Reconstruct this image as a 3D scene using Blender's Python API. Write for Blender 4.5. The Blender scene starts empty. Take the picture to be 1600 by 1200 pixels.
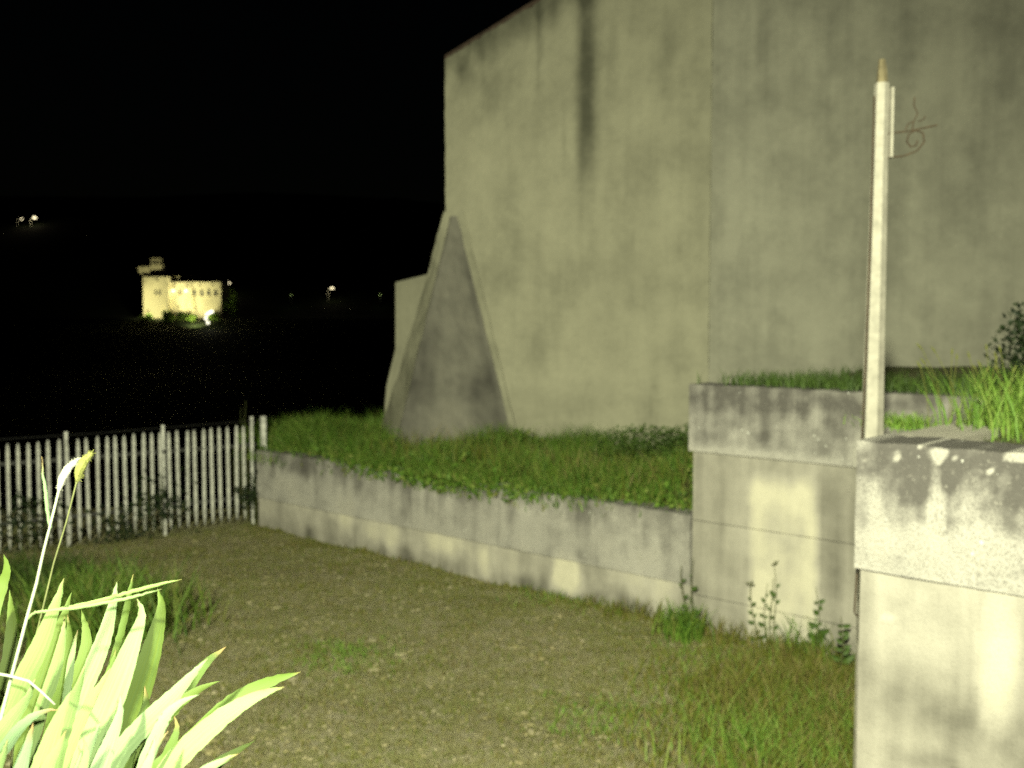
import bpy, bmesh, math, random
from mathutils import Vector, Matrix, noise as mn

random.seed(7)
S = bpy.context.scene
C = S.collection
PI = math.pi

# ------------------------------------------------------------------ camera, sky, lights, exposure
CZ, FPX, PITCH = 3.3, 1550.0, math.radians(3.5)
cd = bpy.data.cameras.new('camera'); cam = bpy.data.objects.new('camera', cd); C.objects.link(cam)
cd.sensor_width = 36; cd.lens = 36 * FPX / 1600
cd.clip_start = .05; cd.clip_end = 6000
cam.location = (0, 0, CZ); cam.rotation_euler = (PI / 2 - PITCH, 0, 0)
cd.dof.use_dof = True; cd.dof.focus_distance = 1.4; cd.dof.aperture_fstop = 5.6
S.camera = cam

w = bpy.data.worlds.new('World'); S.world = w; w.use_nodes = True
nt = w.node_tree; bg = nt.nodes['Background']
sky = nt.nodes.new('ShaderNodeTexSky'); sky.sky_type = 'NISHITA'; sky.sun_disc = False
sky.sun_elevation = math.radians(4); sky.sun_rotation = math.radians(170)
nt.links.new(sky.outputs[0], bg.inputs[0]); bg.inputs[1].default_value = .00020

def lamp(name, typ, loc, energy, col, target=None, size=.05, angle=None, blend=1.0):
    d = bpy.data.lights.new(name, typ); d.energy = energy; d.color = col
    if typ in ('POINT', 'SPOT'): d.shadow_soft_size = size
    if typ == 'SPOT': d.spot_size = math.radians(angle); d.spot_blend = blend
    o = bpy.data.objects.new(name, d); C.objects.link(o); o.location = loc
    if target: o.rotation_euler = (Vector(target) - Vector(loc)).to_track_quat('-Z', 'Y').to_euler()
    return o
lamp('street_lamp_light', 'SPOT', (-2.2, -5.5, 7.6), 23000, (.99, 1, .72), (-.2, 11.0, .3), .22, 80, 1.0)
lamp('camera_flash_light', 'POINT', (.07, -.02, 3.40), 340, (1, .99, .86), None, .012)

S.view_settings.view_transform = 'Standard'; S.view_settings.look = 'None'
S.view_settings.exposure = 0; S.view_settings.gamma = 1
S.view_settings.use_curve_mapping = False
S.render.engine = 'CYCLES'
S.cycles.use_denoising = False
S.cycles.max_bounces = 5; S.cycles.sample_clamp_indirect = 3; S.cycles.sample_clamp_direct = 3

# ------------------------------------------------------------------ helpers
def ray(px, py):
    x = (px - 800) / FPX; y = (600 - py) / FPX
    c, s = math.cos(PITCH), math.sin(PITCH)
    return Vector((x, c + y * s, -s + y * c))
def at(px, py, Y):
    r = ray(px, py); return Vector((0, 0, CZ)) + r * (Y / r.y)
def sstep(a, b, x):
    if a == b: return 1.0 if x > a else 0.0
    t = max(0, min(1, (x - a) / (b - a))); return t * t * (3 - 2 * t)
def nz(x, y, z=0): return mn.noise(Vector((x, y, z)))
def fbm(x, y, z=0, o=4): return mn.fractal(Vector((x, y, z)), 1.0, 2.0, o)

def obj(name, V, F, mats, parent=None, smooth=False, midx=None, stain=None, uv=None):
    me = bpy.data.meshes.new(name)
    me.from_pydata([tuple(v) for v in V], [], F); me.update()
    for m in (mats if isinstance(mats, (list, tuple)) else [mats]): me.materials.append(m)
    if midx: me.polygons.foreach_set('material_index', midx)
    if smooth: me.polygons.foreach_set('use_smooth', [True] * len(F))
    if stain is not None:
        a = me.attributes.new('stain', 'FLOAT', 'POINT'); a.data.foreach_set('value', stain)
    if uv is not None:
        l = me.uv_layers.new(name='UVMap')
        for i, li in enumerate(me.loops): l.data[i].uv = uv[li.vertex_index]
    o = bpy.data.objects.new(name, me); C.objects.link(o)
    if parent: o.parent = parent
    return o
def tag(o, label=None, cat=None, group=None, kind=None):
    if label: o['label'] = label
    if cat: o['category'] = cat
    if group: o['group'] = group
    if kind: o['kind'] = kind
    return o
def empty(name, loc, rz, label, cat, group=None):
    o = bpy.data.objects.new(name, None); C.objects.link(o); o.location = loc; o.rotation_euler = (0, 0, rz)
    return tag(o, label, cat, group)
class MB:
    def __init__(s): s.V = []; s.F = []
    def add(s, V, F):
        n = len(s.V); s.V += [Vector(v) for v in V]; s.F += [tuple(i + n for i in f) for f in F]
    def box(s, a, b):
        x0, y0, z0 = a; x1, y1, z1 = b
        s.add([(x0,y0,z0),(x1,y0,z0),(x1,y1,z0),(x0,y1,z0),(x0,y0,z1),(x1,y0,z1),(x1,y1,z1),(x0,y1,z1)],
              [(0,3,2,1),(4,5,6,7),(0,1,5,4),(1,2,6,5),(2,3,7,6),(3,0,4,7)])
    def tube(s, pts, rad, n=8, cap=True):
        pts = [Vector(p) for p in pts]
        if not isinstance(rad, (list, tuple)): rad = [rad] * len(pts)
        base = len(s.V); up = Vector((0, 0, 1)); prev = None
        for i, p in enumerate(pts):
            t = (pts[min(i + 1, len(pts) - 1)] - pts[max(i - 1, 0)]).normalized()
            if prev is None:
                a = t.cross(Vector((0, 1, 0)) if abs(t.y) < .9 else Vector((1, 0, 0))).normalized()
            else: a = (prev - t * prev.dot(t)).normalized()
            prev = a; b = t.cross(a)
            for k in range(n):
                q = 2 * PI * (k + .5) / n
                s.V.append(p + (a * math.cos(q) + b * math.sin(q)) * rad[i])
        for i in range(len(pts) - 1):
            for k in range(n):
                k2 = (k + 1) % n
                s.F.append((base + i*n + k, base + i*n + k2, base + (i+1)*n + k2, base + (i+1)*n + k))
        if cap:
            s.F.append(tuple(base + k for k in reversed(range(n))))
            s.F.append(tuple(base + (len(pts)-1)*n + k for k in range(n)))
    def build(s, name, mat, parent=None, smooth=False): return obj(name, s.V, s.F, mat, parent, smooth)

# ------------------------------------------------------------------ materials
def newmat(name):
    m = bpy.data.materials.new(name); m.use_nodes = True
    n = m.node_tree; b = n.nodes['Principled BSDF']; return m, n, b
def N(n, t, **k):
    o = n.nodes.new(t)
    for a, v in k.items():
        if a in o.inputs: o.inputs[a].default_value = v
        else: setattr(o, a, v)
    return o
def mapped(n, scale, coord='Object'):
    tc = N(n, 'ShaderNodeTexCoord'); mp = N(n, 'ShaderNodeMapping'); mp.inputs['Scale'].default_value = scale
    n.links.new(tc.outputs[coord], mp.inputs['Vector']); return mp.outputs[0]
def noise(n, vec, scale, detail=5, rough=.6):
    o = N(n, 'ShaderNodeTexNoise'); o.inputs['Scale'].default_value = scale
    o.inputs['Detail'].default_value = detail; o.inputs['Roughness'].default_value = rough
    n.links.new(vec, o.inputs['Vector']); return o.outputs['Fac']
def ramp(n, fac, stops):
    r = N(n, 'ShaderNodeValToRGB'); e = r.color_ramp.elements
    while len(e) < len(stops): e.new(.5)
    for i, (p, c) in enumerate(stops):
        e[i].position = p; e[i].color = (*c, 1) if isinstance(c, tuple) else (c, c, c, 1)
    n.links.new(fac, r.inputs[0]); return r.outputs[0]
def mix(n, fac, a, b, mode='MIX'):
    m = N(n, 'ShaderNodeMix', data_type='RGBA', blend_type=mode)
    for sock, v in ((m.inputs[0], fac), (m.inputs[6], a), (m.inputs[7], b)):
        if isinstance(v, (int, float)): sock.default_value = v
        elif isinstance(v, tuple): sock.default_value = (*v, 1)
        else: n.links.new(v, sock)
    return m.outputs[2]
def math_(n, op, a, b=0.0, clamp=False):
    m = N(n, 'ShaderNodeMath', operation=op); m.use_clamp = clamp
    for i, v in enumerate((a, b)):
        if isinstance(v, (int, float)): m.inputs[i].default_value = v
        else: n.links.new(v, m.inputs[i])
    return m.outputs[0]
def bump(n, b, h, strength=.3, dist=.02):
    q = N(n, 'ShaderNodeBump'); q.inputs['Strength'].default_value = strength; q.inputs['Distance'].default_value = dist
    n.links.new(h, q.inputs['Height']); n.links.new(q.outputs[0], b.inputs['Normal'])

def masonry(name, base, dark, light, fine=40, spots=0.0, streak=(5, 5, .3), streak_amt=.5, rough=.95, bs=.35):
    """weathered render or concrete: mottled base, vertical run marks, the 'stain' attribute (+ dirt and other darkening, - washed clean and other lightening), pale lichen spots"""
    m, n, b = newmat(name)
    v = mapped(n, (1, 1, 1)); vs = mapped(n, streak)
    big = noise(n, v, 1.1, 5); mid = noise(n, v, 6, 6, .65); fn = noise(n, v, fine, 4, .7); st = noise(n, vs, 1.3, 5, .6)
    col = mix(n, ramp(n, big, [(.3, 0.0), (.7, 1.0)]), tuple(c * .82 for c in base), tuple(min(1, c * 1.12) for c in base))
    at_ = N(n, 'ShaderNodeAttribute', attribute_name='stain')
    d = math_(n, 'ADD', at_.outputs['Fac'], math_(n, 'MULTIPLY', math_(n, 'SUBTRACT', st, .5), streak_amt * 1.6))
    d = math_(n, 'ADD', d, math_(n, 'MULTIPLY', math_(n, 'SUBTRACT', mid, .5), .55))
    col = mix(n, math_(n, 'MULTIPLY', d, 1.0, True), col, dark)
    col = mix(n, math_(n, 'MULTIPLY', d, -1.0, True), col, light)
    col = mix(n, math_(n, 'MULTIPLY', math_(n, 'ABSOLUTE', math_(n, 'SUBTRACT', fn, .5)), 1.1), col, dark)
    if spots:
        vo = N(n, 'ShaderNodeTexVoronoi'); vo.inputs['Scale'].default_value = 17; n.links.new(v, vo.inputs['Vector'])
        col = mix(n, ramp(n, noise(n, v, 90, 3, .8), [(.36, .75), (.5, 0.0)]), col, dark); col = mix(n, ramp(n, noise(n, v, 38, 4, .8), [(.58, 0.0), (.72, .6)]), col, light)
        thr = math_(n, 'MULTIPLY', ramp(n, noise(n, v, 4, 3), [(.45, 0.0), (.75, 1.0)]), .34 * spots)
        msk = math_(n, 'LESS_THAN', math_(n, 'ADD', vo.outputs['Distance'], math_(n, 'MULTIPLY', fn, .12)), thr)
        col = mix(n, math_(n, 'MULTIPLY', msk, .7), col, (.62, .62, .55))
    n.links.new(col, b.inputs['Base Color']); b.inputs['Roughness'].default_value = rough
    b.inputs['Specular IOR Level'].default_value = .2
    bump(n, b, math_(n, 'ADD', math_(n, 'MULTIPLY', mid, .6), fn), bs, .02)
    return m
M = {}
M['render'] = masonry('lime_render', (.30, .292, .205), (.08, .08, .055), (.40, .385, .27), 26, 0, (4, 4, .22), .35)
M['render_grey'] = masonry('grey_render', (.295, .29, .22), (.07, .07, .055), (.38, .37, .28), 26, 0, (4, 4, .22), .35)
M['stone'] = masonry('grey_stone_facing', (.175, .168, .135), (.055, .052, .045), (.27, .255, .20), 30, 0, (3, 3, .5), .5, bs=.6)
M['concrete'] = masonry('weathered_concrete', (.38, .36, .295), (.10, .095, .075), (.55, .52, .39), 60, 0, (7, 7, .35), .35)
M['coping'] = masonry('lichened_concrete', (.39, .375, .325), (.10, .094, .083), (.44, .42, .355), 70, 1.0, (9, 9, .5), .45, bs=.5)

def simple(name, col, rough=.7, metal=0.0, vary=.25, sc=12, emit=None, es=1.0, spec=.3):
    m, n, b = newmat(name)
    f = noise(n, mapped(n, (1, 1, 1)), sc, 5)
    c = mix(n, ramp(n, f, [(.3, 0.0), (.7, 1.0)]), tuple(x * (1 - vary) for x in col), tuple(min(1, x * (1 + vary)) for x in col))
    n.links.new(c, b.inputs['Base Color']); b.inputs['Roughness'].default_value = rough; b.inputs['Metallic'].default_value = metal
    b.inputs['Specular IOR Level'].default_value = spec
    bump(n, b, f, .2, .01)
    if emit: b.inputs['Emission Color'].default_value = (*emit, 1); b.inputs['Emission Strength'].default_value = es
    return m
M['galv'] = simple('galvanised_steel', (.62, .62, .55), .45, .15, .4, 7)
M['dark_metal'] = simple('dull_dark_steel', (.05, .05, .045), .7, .3)
M['iron'] = simple('rusty_wrought_iron', (.05, .035, .02), .85, 0, .4, 40)
M['post'] = simple('whitewashed_timber', (.29, .275, .22), .85, 0, .22, 14)
M['tip_double'] = simple('brown_pole_double', (.13, .11, .06), .9, 0, .3, 20)  # dim lamplit tone for the pole's blur double
M['tile'] = simple('roof_tile', (.055, .038, .026), .9, 0, .5, 9)
M['castle'] = simple('castle_stone', (.42, .385, .255), .95, 0, .25, .6)
M['castle_dark'] = simple('castle_roof', (.06, .045, .035), .95, 0, .3, .5)
M['opening'] = simple('dark_window_glass', (.03, .03, .028), .3, 0, .3, 3)
M['lampglow'] = simple('lit_lamp_glass', (.8, .8, .7), .4, 0, .1, 3, (1, .86, .52), 9)
M['flood'] = simple('lit_floodlight_glass', (.8, .8, .7), .4, 0, .1, 3, (1, .95, .70), 22)
M['dimglow'] = simple('dim_lamp_glass', (.3, .35, .2), .4, 0, .1, 3, (.7, 1, .3), .25)
M['seed'] = simple('pale_seed_head', (.26, .27, .19), .9, 0, .2, 300)
M['seed_green'] = simple('green_seed_head', (.11, .12, .025), .9, 0, .25, 300)
M['stalk'] = simple('pale_grass_stalk', (.20, .23, .14), .8, 0, .2, 60)
M['weedstem'] = simple('dark_weed_stem', (.07, .08, .025), .9, 0, .3, 40)

def soil(name, a, b_, c, sc=1.0):
    m, n, b = newmat(name)
    v = mapped(n, (1, 1, 1))
    big = noise(n, v, .55 * sc, 5); mid = noise(n, v, 7 * sc, 6, .7); fn = noise(n, v, 45 * sc, 5, .75)
    col = mix(n, ramp(n, big, [(.38, 0.0), (.62, 1.0)]), a, b_)
    col = mix(n, ramp(n, mid, [(.45, 0.0), (.68, 1.0)]), col, c)
    col = mix(n, math_(n, 'MULTIPLY', ramp(n, fn, [(.35, 1.0), (.6, 0.0)]), .75), col, tuple(x * .3 for x in a))
    n.links.new(col, b.inputs['Base Color']); b.inputs['Roughness'].default_value = 1; b.inputs['Specular IOR Level'].default_value = .1
    bump(n, b, math_(n, 'ADD', mid, fn), .8, .04)
    return m
M['ground'] = soil('gravel_and_moss', (.34, .315, .16), (.30, .315, .11), (.43, .395, .26))
M['bank'] = soil('bank_soil', (.05, .06, .018), (.07, .08, .02), (.09, .08, .04))
M['terrace'] = soil('terrace_soil', (.13, .12, .06), (.11, .13, .04), (.24, .22, .16))
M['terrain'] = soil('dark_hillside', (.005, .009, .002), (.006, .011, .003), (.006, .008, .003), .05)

def leafmat(name, cols, rough=.55, trans=.25, stripes=False):
    """leaf colours chosen per leaf (random per island / per object), with long veins on the big sword leaves"""
    m, n, b = newmat(name)
    if stripes:
        f = N(n, 'ShaderNodeObjectInfo').outputs['Random']
    else:
        f = N(n, 'ShaderNodeNewGeometry').outputs['Random Per Island']
    r = N(n, 'ShaderNodeValToRGB'); e = r.color_ramp.elements
    while len(e) < len(cols): e.new(.5)
    for i, c in enumerate(cols): e[i].position = i / (len(cols) - 1); e[i].color = (*c, 1)
    n.links.new(f, r.inputs[0]); col = r.outputs[0]
    if stripes:
        v = mapped(n, (26, 1.1, 1), 'UV'); s = noise(n, v, 1.0, 4, .6)
        col = mix(n, ramp(n, s, [(.3, 0.0), (.72, 1.0)]), mix(n, .55, col, (.05, .1, .03)), col)
        sx_ = N(n, 'ShaderNodeSeparateXYZ'); tc_ = N(n, 'ShaderNodeTexCoord'); n.links.new(tc_.outputs['UV'], sx_.inputs[0])
        tipf = ramp(n, math_(n, 'ADD', sx_.outputs[1], math_(n, 'MULTIPLY', math_(n, 'SUBTRACT', N(n, 'ShaderNodeObjectInfo').outputs['Random'], .2), .09)), [(.0, .9), (.05, 0.0)]); col = mix(n, tipf, col, (.16, .11, .04))
        sp = noise(n, mapped(n, (3, 9, 1), 'UV'), 2.0, 5, .7)
        col = mix(n, ramp(n, sp, [(.66, 0.0), (.74, .5)]), col, (.45, .40, .20))
        bump(n, b, s, .25, .002)
    n.links.new(col, b.inputs['Base Color']); b.inputs['Roughness'].default_value = rough
    b.inputs['Specular IOR Level'].default_value = .22
    t = N(n, 'ShaderNodeBsdfTranslucent'); n.links.new(col, t.inputs[0])
    mx = N(n, 'ShaderNodeMixShader'); mx.inputs[0].default_value = trans
    n.links.new(b.outputs[0], mx.inputs[1]); n.links.new(t.outputs[0], mx.inputs[2])
    n.links.new(mx.outputs[0], n.nodes['Material Output'].inputs[0])
    return m
M['grass'] = leafmat('bank_grass', [(.05, .11, .014), (.09, .18, .022), (.14, .24, .032), (.20, .21, .055)])
M['alley_grass'] = leafmat('dry_alley_grass', [(.10, .115, .016), (.16, .165, .022), (.11, .165, .026), (.24, .21, .07), (.13, .10, .04)])
M['fresh'] = leafmat('fresh_grass', [(.10, .20, .03), (.16, .28, .04), (.20, .26, .06)])
M['bush'] = leafmat('bush_leaves', [(.035, .06, .015), (.06, .11, .02), (.09, .14, .03)])
M['darkbush'] = leafmat('dark_bush_leaves', [(.010, .018, .008), (.02, .035, .012), (.035, .055, .02)])
M['iris'] = leafmat('iris_leaf', [(.15, .225, .11), (.175, .255, .07), (.19, .27, .13), (.185, .26, .05)], .55, .25, True)
M['iris_double'] = leafmat('lamplit_double_iris_leaf', [(.055, .085, .007), (.07, .105, .009), (.08, .11, .013)], .65, .2, True)  # lamplit yellow-green for added leaves that double the flash-lit ones

# ------------------------------------------------------------------ ground, terrain
def hill_h(x, y):
    K = [(-400, -.5), (17.5, -.5), (24, -2.5), (60, -16), (150, -42), (330, -52), (440, -16), (470, -1.2), (484, 2.6), (497, 6.0), (525, 7.0), (600, 30), (760, 88), (1000, 130), (1700, 160), (4000, 160)]
    z = K[-1][1]
    for (a, za), (b, zb) in zip(K, K[1:]):
        if y <= b: z = za + (zb - za) * max(0, (y - a)) / (b - a); break
    if y > 530: z += (fbm(x * .006, y * .006, 3) * 10) * sstep(530, 640, y)
    return z
ys = [-300, -60, -10, 8, 17.5, 20, 24, 32, 45, 60, 90, 120, 150, 200, 260, 330, 400, 430] + [440 + i * 4 for i in range(26)] + [560, 600, 640, 680, 720, 760, 800, 850, 900, 1000, 1150, 1400, 1700, 2400, 3800]
xs = [-3000, -1500, -800, -500, -350, -280] + [-260 + i * 8 for i in range(26)] + [-40, -20, -10, 0, 10, 30, 60, 100, 160, 250, 400, 700, 1500, 3000]
V = [(x, y, hill_h(x, y)) for y in ys for x in xs]; nx = len(xs)
F = [(j*nx+i, j*nx+i+1, (j+1)*nx+i+1, (j+1)*nx+i) for j in range(len(ys)-1) for i in range(nx-1)]
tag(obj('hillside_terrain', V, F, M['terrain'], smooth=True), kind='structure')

def ground_h(x, y): return .05 * fbm(x * .5, y * .5) + .018 * fbm(x * 2.6, y * 2.6, 4)
V = []; F = []
gx = [-16 + i * .12 for i in range(201)]; gy = [-1 + i * .12 for i in range(156)]; nx = len(gx)
for y in gy:
    for x in gx: V.append((x, y, ground_h(x, y) + (-.02)))
F = [(j*nx+i, j*nx+i+1, (j+1)*nx+i+1, (j+1)*nx+i) for j in range(len(gy)-1) for i in range(nx-1)]
tag(obj('alley_ground', V, F, M['ground'], smooth=True), kind='structure')

# ------------------------------------------------------------------ wall frames
U = Vector((.743, -.669, 0)); BACK = Vector((.669, .743, 0)); RZ = math.atan2(-.669, .743)
def to_local(px, py, O, rz):
    """where the line of sight through a photo pixel meets a wall's front plane, in that wall's own x, z"""
    d = Vector((math.cos(rz), math.sin(rz), 0)); n_ = Vector((-math.sin(rz), math.cos(rz), 0))
    c = Vector((0, 0, CZ)); r = ray(px, py)
    p = c + r * ((Vector(O) - c).dot(n_) / r.dot(n_)) - Vector(O)
    return p.dot(d), p.z

def slab(name, x0, x1, z0, z1, y0, y1, mat, parent, res=.08, stain=None, rough=.006, edge=.008, topf=None, seed=0):
    """a wall panel: uneven front grid at y0, chipped border, sides and back at y1"""
    nxx = max(2, int((x1 - x0) / res) + 1); nzz = max(2, int((z1 - z0) / res) + 1)
    V = []; st = []; F = []
    for j in range(nzz):
        for i in range(nxx):
            x = x0 + (x1 - x0) * i / (nxx - 1); z = z0 + (z1 - z0) * j / (nzz - 1)
            if topf: z = z0 + (topf(x) - z0) * j / (nzz - 1)
            y = y0 + rough * fbm(x * 1.7, z * 1.7, seed) + rough * .5 * fbm(x * 7, z * 7, seed)
            xx, zz = x, z
            if j == nzz - 1: zz += edge * fbm(x * 5, 3.1, seed); y += abs(edge * fbm(x * 6, 8, seed)) * .8
            if i in (0, nxx - 1): xx += edge * .25 * fbm(z * 5, 1.7, seed + i)
            V.append((xx, y, zz)); st.append(stain(x, z) if stain else 0)
    for j in range(nzz - 1):
        for i in range(nxx - 1): F.append((j*nxx+i, j*nxx+i+1, (j+1)*nxx+i+1, (j+1)*nxx+i))
    ring = [i for i in range(nxx)] + [j*nxx+nxx-1 for j in range(1, nzz)] + [(nzz-1)*nxx+i for i in range(nxx-2, -1, -1)] + [j*nxx for j in range(nzz-2, 0, -1)]
    b0 = len(V)
    for r in ring: V.append((V[r][0], y1, V[r][2])); st.append(st[r])
    n = len(ring)
    for k in range(n): F.append((ring[(k+1) % n], ring[k], b0 + k, b0 + (k+1) % n))
    F.append(tuple(b0 + k for k in range(n)))
    return obj(name, V, F, mat, parent, stain=st)
def blobs(lst, soft=.5):
    def f(x, z):
        s = 0
        for cx, cz, rx, rz, a in lst:
            wob = .40 * nz(x * 3.1, z * 3.1, cx) + .28 * fbm(x * 9, z * 6, cx)
            q = math.hypot((x - cx) / rx, (z - cz) / rz) + wob
            s += a * (1 - sstep(soft, 1.2, q))
        return s
    return f

# -------- long low wall
LW0 = Vector((1.95, 10.6, 0)) - U * 8.25
lw = empty('low_wall', LW0, RZ, 'long low concrete wall below the grassy bank, running from the steel fence to the tall wall', 'wall')
LWL = 8.22
pts = [(535, 800, .35, .30, -.8), (460, 770, .5, .35, -.6), (600, 835, .5, .25, -.7), (700, 850, .55, .22, -.9), (755, 880, .12, .3, -1.0), (880, 895, .26, .32, -1.5), (1000, 900, .4, .3, -.25), (480, 830, .15, .25, .5), (630, 870, .3, .2, .35), (820, 920, .3, .2, .45), (960, 940, .5, .2, .4), (700, 770, .3, .15, .3)]
lst = []
for px, py, rx, rz_, a in pts:
    x, z = to_local(px, py, LW0, RZ); lst.append((x, z, rx, rz_, a))
fb = blobs(lst, .2)
def lw_up(x, z): return fb(x, z) + .02 + .62 * sstep(.70, 1.25, z + .35 * nz(x * 5, z * .7)) + .38 * nz(x * 8, z * .8, 5) + .5 * fbm(x * 2.6, z * 3.2, 15)
def lw_lo(x, z): return fb(x, z) + .14 + .5 * nz(x * 4, z * .9, 8) + .3 * (1 - sstep(0, .25, z + .1 * nz(x * 3, 0)))
slab('concrete_coping', 0, LWL, .46, 1.23, 0, .30, M['coping'], lw, .06, lw_up, .008, .016)
slab('concrete_base', 0, LWL, -.15, .457, .025, .30, M['concrete'], lw, .06, lw_lo, .012, .006, seed=4)

# -------- tall wall with raised cap (right of the low wall)
TW0 = Vector((1.95, 10.6, 0))
tw = empty('tall_retaining_wall', TW0, RZ, 'tall stained concrete wall with a proud grey cap and one bright washed patch, between low wall and pole', 'wall')
TWL = 4.6
def px_list(lst, O):
    out = []
    for px, py, rx, rz_, a in lst:
        x, z = to_local(px, py, O, RZ); out.append((x, z, rx, rz_, a))
    return out
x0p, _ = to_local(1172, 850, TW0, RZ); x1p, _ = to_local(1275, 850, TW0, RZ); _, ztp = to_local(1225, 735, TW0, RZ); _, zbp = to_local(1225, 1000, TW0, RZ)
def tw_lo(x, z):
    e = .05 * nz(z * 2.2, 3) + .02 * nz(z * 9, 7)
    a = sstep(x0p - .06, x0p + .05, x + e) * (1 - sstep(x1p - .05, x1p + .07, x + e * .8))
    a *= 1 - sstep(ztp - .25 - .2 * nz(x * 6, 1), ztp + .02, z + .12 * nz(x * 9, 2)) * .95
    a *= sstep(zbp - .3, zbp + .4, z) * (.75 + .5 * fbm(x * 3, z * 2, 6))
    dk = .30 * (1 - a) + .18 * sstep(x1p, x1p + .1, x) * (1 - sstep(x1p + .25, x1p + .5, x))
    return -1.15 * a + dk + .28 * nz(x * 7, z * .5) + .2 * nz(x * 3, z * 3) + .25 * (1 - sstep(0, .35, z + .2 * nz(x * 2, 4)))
def tw_cap(x, z): return .34 + .5 * sstep(2.05, 2.6, z + .3 * nz(x * 4, z)) + .35 * nz(x * 9, z * 1.2, 3) + .55 * fbm(x * 4, z * 5, 4) - .55 * (1 - sstep(1.93, 2.06, z))
slab('concrete_panel', 0, TWL, -.15, .37, 0, .35, M['concrete'], tw, .05, tw_lo, .006, .004, seed=1)
slab('concrete_panel', 0, TWL, .378, 1.18, 0, .35, M['concrete'], tw, .05, tw_lo, .006, .004, seed=1)
slab('concrete_panel', 0, TWL, 1.188, 1.928, 0, .35, M['concrete'], tw, .05, tw_lo, .006, .004, seed=1)
slab('wall_core', .02, TWL, -.15, 1.92, .02, .33, M['concrete'], tw, 1, None, 0, 0)
slab('concrete_cap', -.045, TWL, 1.932, 2.65, -.028, .40, M['coping'], tw, .04, tw_cap, .010, .010, seed=2)
# return side towards the house
slab('side_wall', .02, .36, -.15, 2.55, .41, 4.4, M['concrete'], tw, .3, None, .004, .004, seed=6)

# -------- near block
BK0 = Vector((1.93, 5.5, 0))
bk = empty('near_wall_block', BK0, RZ, 'nearest concrete wall block at the right edge, its top speckled with white lichen', 'wall')
sp = px_list([(1470, 708, .06, .035, -3.0), (1590, 712, .07, .03, -3.0), (1404, 714, .012, .025, -2.6), (1468, 722, .02, .02, -2.6), (1552, 735, .015, .014, -2.4), (1495, 718, .014, .014, -2.0),
              (1440, 695, .018, .014, -2.2), (1372, 800, .06, .22, -.8), (1465, 790, .05, .3, -.7), (1540, 800, .05, .25, -.5), (1500, 850, .6, .09, -.4)], BK0)
fsp = blobs(sp)
def bk_cap(x, z): return .14 + 1.0 * sstep(2.0, 2.60, z + .30 * nz(x * 4, z * .8) + .16 * nz(x * 13, z * 3)) * (.6 + .4 * sstep(.0, .25, x)) + .45 * fbm(x * 6, z * 7, 8) + .25 * fbm(x * 19, z * 17, 5) + .3 * nz(x * 11, z * 1.3, 3) - .35 * (1 - sstep(1.98, 2.25, z)) + fsp(x, z)
bl = px_list([(1556, 1030, .11, .46, -1.0), (1400, 1090, .3, .2, .35), (1490, 1130, .25, .28, .5), (1450, 1190, .3, .1, .45), (1590, 1180, .16, .3, .5), (1420, 985, .25, .25, -.3), (1385, 965, .05, .02, -.9), (1420, 920, .3, .1, -.25)], BK0)
fbl = blobs(bl, .1)
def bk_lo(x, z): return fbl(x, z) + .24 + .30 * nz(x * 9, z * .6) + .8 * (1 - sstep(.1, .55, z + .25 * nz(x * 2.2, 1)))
slab('concrete_panel', .028, 4.2, -.15, 1.928, 0, .40, M['concrete'], bk, .035, bk_lo, .006, .004, seed=9)
slab('concrete_cap', .0, 4.2, 1.932, 2.65, -.018, .42, M['coping'], bk, .025, bk_cap, .008, .009, seed=11)
slab('side_wall', .034, .38, -.15, 2.645, .425, 3.78, M['concrete'], bk, .3, None, .004, .004, seed=12)

# -------- terrace earth between block, tall wall and house; bank behind the low wall
def wl(O, x, y, z): return Vector(O) + U * x + BACK * y + Vector((0, 0, z))
def heightfield(name, O, x0, x1, y0, y1, res, hf, mat, base):
    nx_ = int((x1 - x0) / res) + 1; ny_ = int((y1 - y0) / res) + 1; V = []; F = []
    for j in range(ny_):
        for i in range(nx_):
            x = x0 + (x1 - x0) * i / (nx_ - 1); y = y0 + (y1 - y0) * j / (ny_ - 1)
            V.append(wl(O, x, y, hf(x, y)))
    for j in range(ny_ - 1):
        for i in range(nx_ - 1): F.append((j*nx_+i, j*nx_+i+1, (j+1)*nx_+i+1, (j+1)*nx_+i))
    ring = [i for i in range(nx_)] + [j*nx_+nx_-1 for j in range(1, ny_)] + [(ny_-1)*nx_+i for i in range(nx_-2, -1, -1)] + [j*nx_ for j in range(ny_-2, 0, -1)]
    b0 = len(V); n = len(ring)
    for r in ring: V.append(Vector((V[r].x, V[r].y, base)))
    for k in range(n): F.append((ring[(k+1) % n], ring[k], b0 + k, b0 + (k+1) % n))
    return tag(obj(name, V, F, mat, smooth=False), kind='structure')
def terr_h(x, y): return 2.60 + .04 * fbm(x * 1.5, y * 1.5, 2) + .10 * sstep(3.3, 6, y)
heightfield('terrace_ground', BK0, .38, 6.5, .43, 3.72, .12, terr_h, M['terrace'], .1)
heightfield('upper_terrace_ground', TW0, .37, 5.6, .42, 5.2, .15, lambda x, y: 2.58 + .12 * sstep(1, 4, y) + .04 * fbm(x, y, 8), M['terrace'], .1)
def bank_h(x, y): return 1.16 + .16 * fbm(x * .7, y * .7, 5) * sstep(0, .6, y) + .10 * sstep(0, 1.2, y) + .5 * sstep(7.0, 8.2, x) * sstep(.2, 1.3, y)
heightfield('grassy_bank', LW0, -1.2, 8.25, .31, 4.6, .12, bank_h, M['bank'], -.6)

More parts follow.
